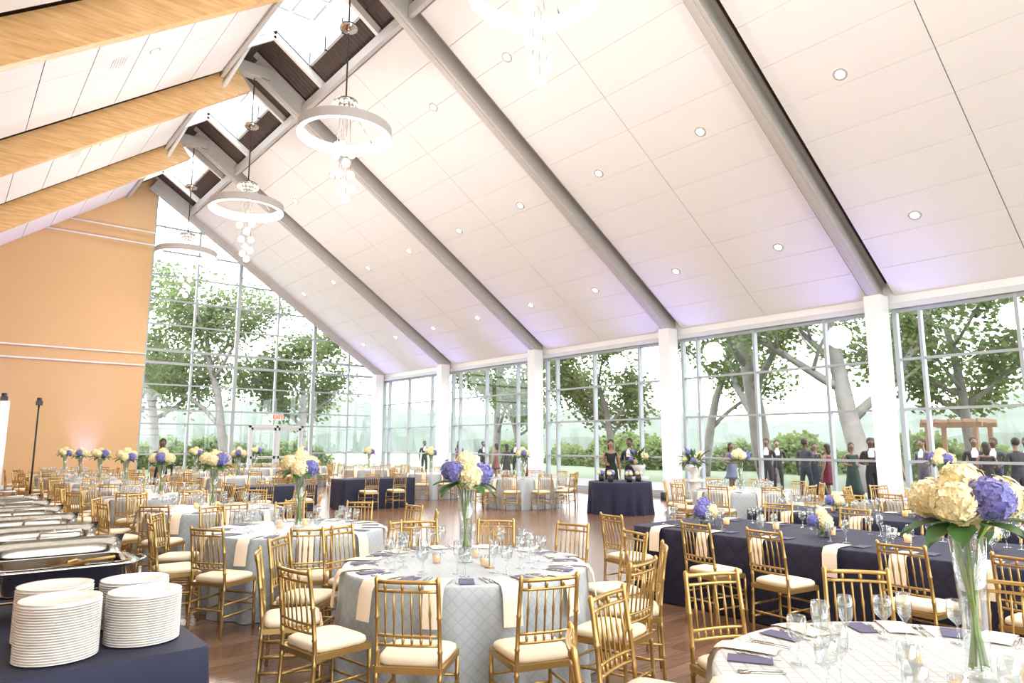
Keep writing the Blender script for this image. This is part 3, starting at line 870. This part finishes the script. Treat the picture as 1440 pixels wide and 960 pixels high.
# ------------------------------------------------------------------ people
def person(loc, face, H=1.78, kind='man', top=(.05,.055,.07), bottom=None, skin=(.35,.2,.13), hair=(.02,.015,.01), pose=0, hem=.1):
    sw = .185 if kind == 'man' else .155
    P = {}
    def J(n, x, y, z, r): P[n] = ((x,y,z), r)
    J('pelvis',0,0,.95,.125 if kind=='man' else .13); J('waist',0,.0,1.10,.115 if kind=='man' else .095); J('chest',0,.0,1.30,.135 if kind=='man' else .115)
    J('nb',0,0,1.44,.075); J('neck',0,.005,1.50,.05); J('h1',0,.02,1.57,.068); J('h2',0,.015,1.655,.082); J('h3',0,.01,1.72,.06)
    E = [('pelvis','waist'),('waist','chest'),('chest','nb'),('nb','neck'),('neck','h1'),('h1','h2'),('h2','h3')]
    step = .06 if pose % 2 else 0
    for s, t in ((-1,'l'),(1,'r')):
        J(t+'hip',s*.09,0,.88,.095); J(t+'knee',s*.10,.02+s*step,.49,.06); J(t+'calf',s*.105,-.01+s*step,.34,.055); J(t+'ank',s*.11,-.02+s*step*1.2,.085,.037); J(t+'toe',s*.125,.13+s*step*1.2,.035,.032)
        E += [('pelvis',t+'hip'),(t+'hip',t+'knee'),(t+'knee',t+'calf'),(t+'calf',t+'ank'),(t+'ank',t+'toe')]
        J(t+'sh',s*sw,0,1.395,.06)
        bent = (pose in (1,2) and s == 1) or (pose == 2)
        if bent:
            J(t+'el',s*(sw+.07),-.03,1.12,.043); J(t+'wr',s*(sw-.03),.20,1.08 if s == 1 else 1.02,.028); hd = Vector((-s*.35,.8,.15)).normalized()
        else:
            J(t+'el',s*(sw+.06),-.02,1.12,.043); J(t+'wr',s*(sw+.075),.05,.88,.028); hd = Vector((0,.2,-1)).normalized()
        w = Vector(P[t+'wr'][0]); pm = w+hd*.07; J(t+'pm',*pm,.031)
        E += [('chest',t+'sh'),(t+'sh',t+'el'),(t+'el',t+'wr'),(t+'wr',t+'pm')]
        side = Vector((0,1,0)) if not bent else Vector((0,0,1)); side = (side-hd*side.dot(hd)).normalized(); nrm = hd.cross(side)*s
        for k, (o_, L) in enumerate(((-.028,.06),(-.010,.075),(.010,.08),(.028,.07))):
            a1 = pm+hd*.03+side*o_; a2 = a1+hd*L*.6; a3 = a2+(hd*.8+nrm*.5).normalized()*L*.45
            J(t+'f%da'%k,*a1,.0105); J(t+'f%db'%k,*a2,.009); J(t+'f%dc'%k,*a3,.0075)
            E += [(t+'pm',t+'f%da'%k),(t+'f%da'%k,t+'f%db'%k),(t+'f%db'%k,t+'f%dc'%k)]
        t1 = w+hd*.03+side*.035; t2 = t1+(hd*.6+side*.5)*.06
        J(t+'ta',*t1,.012); J(t+'tb',*t2,.009); E += [(t+'wr',t+'ta'),(t+'ta',t+'tb')]
    names = list(P); idx = {n:i for i, n in enumerate(names)}
    me = bpy.data.meshes.new('body'); me.from_pydata([P[n][0] for n in names], [(idx[a], idx[c]) for a, c in E], [])
    ob = bpy.data.objects.new('body_tmp', me); col.objects.link(ob)
    sk = ob.modifiers.new('s', 'SKIN'); sk.use_smooth_shade = True; sk.branch_smoothing = .4
    for i, n in enumerate(names):
        r = P[n][1]; d = me.skin_vertices[0].data[i]; d.radius = (r, r); d.use_root = (n == 'pelvis')
    sb = ob.modifiers.new('u', 'SUBSURF'); sb.levels = 1; sb.render_levels = 1
    dg = bpy.context.evaluated_depsgraph_get(); ev = ob.evaluated_get(dg); m2 = ev.to_mesh()
    b = MB()
    vs = [tuple(v.co) for v in m2.vertices]; fs = [tuple(p.vertices) for p in m2.polygons]
    b.add(vs, fs, 0, True)
    ev.to_mesh_clear(); bpy.data.objects.remove(ob)
    for i, f in enumerate(b.f):
        c = sum((Vector(b.v[k]) for k in f), Vector())/len(f)
        dl = (c-Vector(P['lpm'][0])).length; dr_ = (c-Vector(P['rpm'][0])).length
        arm = abs(c.x) > sw+.005 and c.z > .8
        if c.z > 1.475 or min(dl, dr_) < .085 or (dl < .19 and c.z < .88 and abs(c.x) > .2): m = 0
        elif c.z < .075: m = 3
        elif kind == 'woman':
            m = 0 if (c.z < .8 or arm or c.z > 1.40) else 1
        else:
            if c.z < .90: m = 2
            elif c.y > .05 and abs(c.x) <= .018 and c.z > 1.1: m = 6
            elif c.y > .05 and abs(c.x) < .07*(c.z-1.0)/.4 and c.z > 1.08: m = 5
            else: m = 1
        b.m[i] = m
    if kind == 'woman':
        prof = [(.125,1.12),(.15,1.0),(.175,.9),(.18,.75),(.19+.05*(1-hem),(.75+hem)/2),(.22+.10*(1-hem),hem),(.20+.10*(1-hem),hem+.01)]
        n = 28; vv = []; ff = []
        for i, (r, z) in enumerate(prof):
            for k in range(n):
                a = 2*pi*k/n; q = 1+.05*math.sin(7*a)*i/6
                vv.append((r*q*math.cos(a), r*q*.85*math.sin(a), z))
        for i in range(len(prof)-1):
            for k in range(n): ff.append((i*n+k, i*n+(k+1)%n, (i+1)*n+(k+1)%n, (i+1)*n+k))
        b.add(vv, ff, 1, True)
    b.sphere((0,-.012,1.672), .1, 4, 16, 10, (.86,.98,1.0))
    b.sphere((0,.028,1.632), .088, 0, 16, 10, (.82,.90,1.12))
    if kind == 'woman':
        b.sphere((0,-.055,1.57), .1, 4, 12, 8, (.85,.55,1.5))
    b.tube([(0,.098,1.652),(0,.122,1.618),(0,.100,1.612)], [.007,.014,.008], 6, 0)
    for s in (-1, 1):
        b.sphere((s*.030,.096,1.650), .011, 5, 8, 5, (1.3,.6,.8)); b.sphere((s*.030,.1025,1.650), .006, 6, 6, 4)
        b.tube([(s*.015,.103,1.672),(s*.045,.094,1.672)], .004, 5, 4)
        b.sphere((s*.078,.01,1.635), .022, 0, 8, 5, (.4,.8,1.2))
    b.tube([(-.024,.098,1.586),(0,.104,1.584),(.024,.098,1.586)], [.003,.007,.003], 6, 7)
    bottom = bottom or top
    c0 = mat('skin', skin, .6, var=.03); c1 = mat('garment', top, .8, var=.1); c2 = mat('trousers', bottom, .8, var=.1); c4 = mat('hair', hair, .7, var=.2)
    lip = mat('lips', (skin[0]*.9, skin[1]*.5, skin[2]*.5), .5)
    o = b.obj('man' if kind == 'man' else 'woman', [c0, c1, c2, M_black, c4, M_china, M_black, lip], loc)
    s = H/1.78; o.scale = (s,s,s)
    o.rotation_euler = (0,0,math.atan2(face[1]-loc[1], face[0]-loc[0])-pi/2)
    return o
dk = (.02,.022,.03)
person((14.35,12.95,0), (13,11.5), 1.82, 'woman', (.01,.01,.012), skin=(.30,.16,.10), pose=1)
person((15.2,13.0,0), (14.2,12.6), 1.86, 'man', dk, skin=(.16,.08,.05), pose=2)
person((4.78,20.75,0), (3.5,16), 1.84, 'man', dk, skin=(.14,.07,.045), pose=1)
ppl = [
 (20.1,11.6,'man',(.02,.022,.03),(12,9),0),(19.7,10.15,'man',(.045,.055,.075),(24,10),1),(19.6,9.45,'woman',(.13,.012,.03),(19.7,12),1),
 (20.6,9.2,'woman',(.02,.05,.045),(19,8),2),(19.4,8.15,'man',(.008,.009,.014),(10,3),1),(19.5,7.62,'woman',(.26,.03,.08),(18,6),1),
 (20.5,6.05,'man',(.02,.022,.03),(18,5),0),(21.0,5.75,'man',(.04,.045,.06),(19,6),2),(19.7,4.95,'man',(.03,.03,.04),(21,6),1),
 (20.2,31.6,'man',(.02,.02,.03),(19,28),0),(20.6,29.0,'man',(.05,.05,.06),(18,27),2),(20.0,26.15,'man',(.02,.022,.03),(19.9,24),1),
 (20.2,25.4,'woman',(.2,.06,.06),(19,27),0),(19.6,23.9,'woman',(.03,.02,.03),(20,26),1),(20.0,28.2,'woman',(.1,.02,.12),(20,30),2),
 (21.2,10.6,'woman',(.02,.02,.03),(19,9),0),(20.4,8.5,'man',(.02,.02,.025),(19,7),2),(21.4,8.9,'man',(.03,.035,.05),(19,10),0),
 (19.8,5.6,'woman',(.02,.02,.03),(20.5,6),1),(21.2,5.1,'man',(.05,.05,.06),(19,5),0),(20.9,24.8,'man',(.03,.03,.04),(19.5,24),0),
 (21.0,27.2,'woman',(.25,.2,.18),(20,26),1),(20.6,30.4,'man',(.02,.02,.03),(19.5,29),1),(21.8,12.2,'man',(.02,.022,.03),(20,11),2),
 (20.3,13.0,'woman',(.12,.14,.2),(19.5,11),1),(19.7,14.8,'man',(.05,.05,.07),(20,17),2),(19.9,22.6,'man',(.02,.02,.03),(20,25),1),
 (20.6,23.4,'woman',(.25,.05,.06),(19.6,22.5),2),(20.4,4.2,'man',(.02,.02,.03),(19.5,5.5),2),(20.9,7.4,'man',(.10,.10,.13),(19.5,8),1)]
for k, (x, y, kd, c, f, po) in enumerate(ppl):
    sk = [(.20,.11,.07),(.10,.05,.03),(.26,.16,.11)][k % 3]
    person((x,y,0), f, (1.88 if kd == 'man' else 1.74)-.02*(k % 3), kd, c, skin=sk, pose=po, hem=.12 if k % 2 else .55)

# ------------------------------------------------------------------ outdoors
b = MB()
b.bb(-60, 320, -120, 320, -.45, -.25); b.obj('lawn_ground', [M_grass])
b = MB(); b.bb(XR+.31, 25, Y0-6, Y1+10, -.3, 0); b.bb(XL-6, XR+.31, Y1+.31, Y1+9, -.3, 0); b.obj('terrace_ground', [M_terr])

def tree(seed, H=12, leafn=70, leafs=.17, trunk=.38, spread=1.0, lm=1):
    rnd = random.Random(seed); b = MB(); tips = []
    def br(p, d, L, r, lev):
        pts = [p]; rs = [r]; n = 5; q = Vector(p); dd = Vector(d)
        for k in range(n):
            dd = (dd+Vector((rnd.uniform(-.16,.16), rnd.uniform(-.16,.16), rnd.uniform(-.03,.12)))).normalized()
            q = q+dd*L/n; pts.append(q.copy()); rs.append(r*(1-.55*(k+1)/n))
            if lev >= 1 : tips.append((q.copy(), lev))
        b.tube(pts, rs, 8 if lev == 0 else 5, 0)
        if lev < 3:
            nb = (6, 4, 3)[lev]
            for j in range(nb):
                t = rnd.uniform(.35, 1.0) if lev == 0 else rnd.uniform(.3, 1)
                i = min(n-1, int(t*n)); base = pts[i].lerp(pts[i+1], t*n-i) if t < 1 else pts[-1]
                a = rnd.uniform(0, 2*pi) if lev else 2*pi*j/nb+rnd.uniform(-.4,.4)
                nd = (dd*.55+Vector((math.cos(a)*spread, math.sin(a)*spread, rnd.uniform(.0,.5)))).normalized()
                br(base, nd, L*(.50 if lev == 0 else .6)*rnd.uniform(.8,1.15), rs[i]*.55, lev+1)
    br(Vector((0,0,-.4)), Vector((.05,.02,1)), H*.62, trunk, 0)
    for p, lev in tips:
        if lev < 2 or rnd.random() < .2: continue
        for k in range(int(leafn*rnd.uniform(.3,1))):
            o = p+Vector((rnd.gauss(0,.42), rnd.gauss(0,.42), rnd.gauss(-.1,.36)))
            d = Vector((rnd.uniform(-1,1), rnd.uniform(-1,1), rnd.uniform(-.7,.3))).normalized()
            s = d.orthogonal().normalized(); L = leafs*rnd.uniform(.6,1.3)
            b.add([o, o+d*L*.5+s*L*.45, o+d*L, o+d*L*.5-s*L*.45], [(0,1,2,3)], lm if rnd.random() < .6 else 3-lm, False)
    return b.mesh('sycamore_tree', [M_trunk, M_tleaf, M_tleaf2])
T = [tree(1, 13, 30, .24, .30), tree(2, 15, 24, .21, .5, .9), tree(3, 11, 30, .22, .24, 1.1, 2)]
for x, y, k, rz, s in ((13.8,44,0,0,1.15),(12,54,2,1,1.6),(19.5,46,2,2,1.2),(28.5,12.2,1,0,1.0),(33,18.8,1,2,1.1),(29,26,2,1,1.0),
                     (34,40,2,0,1.1),(37,11,2,1,1.2),(32,3.0,0,4,1.1),(27.0,34,0,2,1.0),(34,7.0,1,4,1.0),(36,25,0,3,1.1)):
    inst('sycamore_tree', T[k], (x,y,-.3), rz, s)
rnd = random.Random(5); b = MB()
for k in range(2600):
    d = Vector((rnd.gauss(0,1), rnd.gauss(0,1), rnd.gauss(0,1))).normalized()*rnd.uniform(.75,1.0)
    d.x *= 1.6; d.z = abs(d.z)*1.1; d *= 1+.2*noise.noise(d*2)
    u = Vector((rnd.uniform(-1,1), rnd.uniform(-1,1), rnd.uniform(-1,1))).normalized(); s = u.orthogonal().normalized(); L = .15
    b.add([d, d+u*L*.5+s*L*.4, d+u*L, d+u*L*.5-s*L*.4], [(0,1,2,3)], rnd.choice((0,1)))
SH = b.mesh('shrub', [M_tleaf2, M_tleaf2])
for k in range(22):
    inst('shrub', SH, (rnd.uniform(42,54), -4+k*2.8, -.3), rnd.uniform(0,6), rnd.uniform(1.2,2.6))
for k in range(10):
    inst('shrub', SH, (5+k*2.6, rnd.uniform(60,68), -.3), rnd.uniform(0,6), rnd.uniform(1.4,2.6))
b = MB(); vs = []; fs = []; n = 420; rows = 7
for i in range(n+1):
    a = math.radians(-35+160*i/n)
    for j in range(rows):
        t = j/(rows-1)
        h = 13+7*noise.noise(Vector((a*3,0,0)))+3.0*noise.noise(Vector((a*30,1,0)))+1.4*noise.noise(Vector((a*110,3,0)))
        r = 170+40*t+4*noise.noise(Vector((a*60, t*4, 2)))
        vs.append((r*math.cos(a), r*math.sin(a), -1+h*(t**.6)))
for i in range(n):
    for j in range(rows-1): fs.append((i*rows+j, (i+1)*rows+j, (i+1)*rows+j+1, i*rows+j+1))
b.add(vs, fs, 0, False); b.obj('treeline_hills', [M_hill])
b = MB()
for x in (24.0, 25.4):
    for y in (7.0, 8.3): b.bb(x-.06, x+.06, y-.06, y+.06, -.28, 2.3)
for x in (24.0, 25.4): b.bb(x-.05, x+.05, 6.8, 8.5, 2.2, 2.33)
for k in range(5): b.bb(23.8, 25.6, 6.85+k*.38, 6.90+k*.38, 2.33, 2.44)
b.bb(24.5,25.0,7.1,8.2,.5,.56); b.bb(25.0,25.06,7.1,8.2,.56,1.05)
for y in (7.15,8.15): b.bb(24.78,24.8,y-.01,y+.01,.5,2.35)
b.obj('pergola_swing', [M_pergola])

# ------------------------------------------------------------------ world
w = bpy.data.worlds.new('overcast'); scene.world = w; w.use_nodes = True
bg = w.node_tree.nodes['Background']; bg.inputs[0].default_value = (.94,.97,1,1); bg.inputs[1].default_value = 7.2

# ------------------------------------------------------------------ camera
cd = bpy.data.cameras.new('camera'); cd.lens = 24; cd.sensor_width = 36
cam = bpy.data.objects.new('camera', cd); cam.location = (0,0,1.65)
cam.rotation_euler = (math.radians(90+8.6), 0, math.radians(-39.8)); col.objects.link(cam)
cd.clip_end = 1000
scene.camera = cam
scene.view_settings.view_transform = 'Standard'
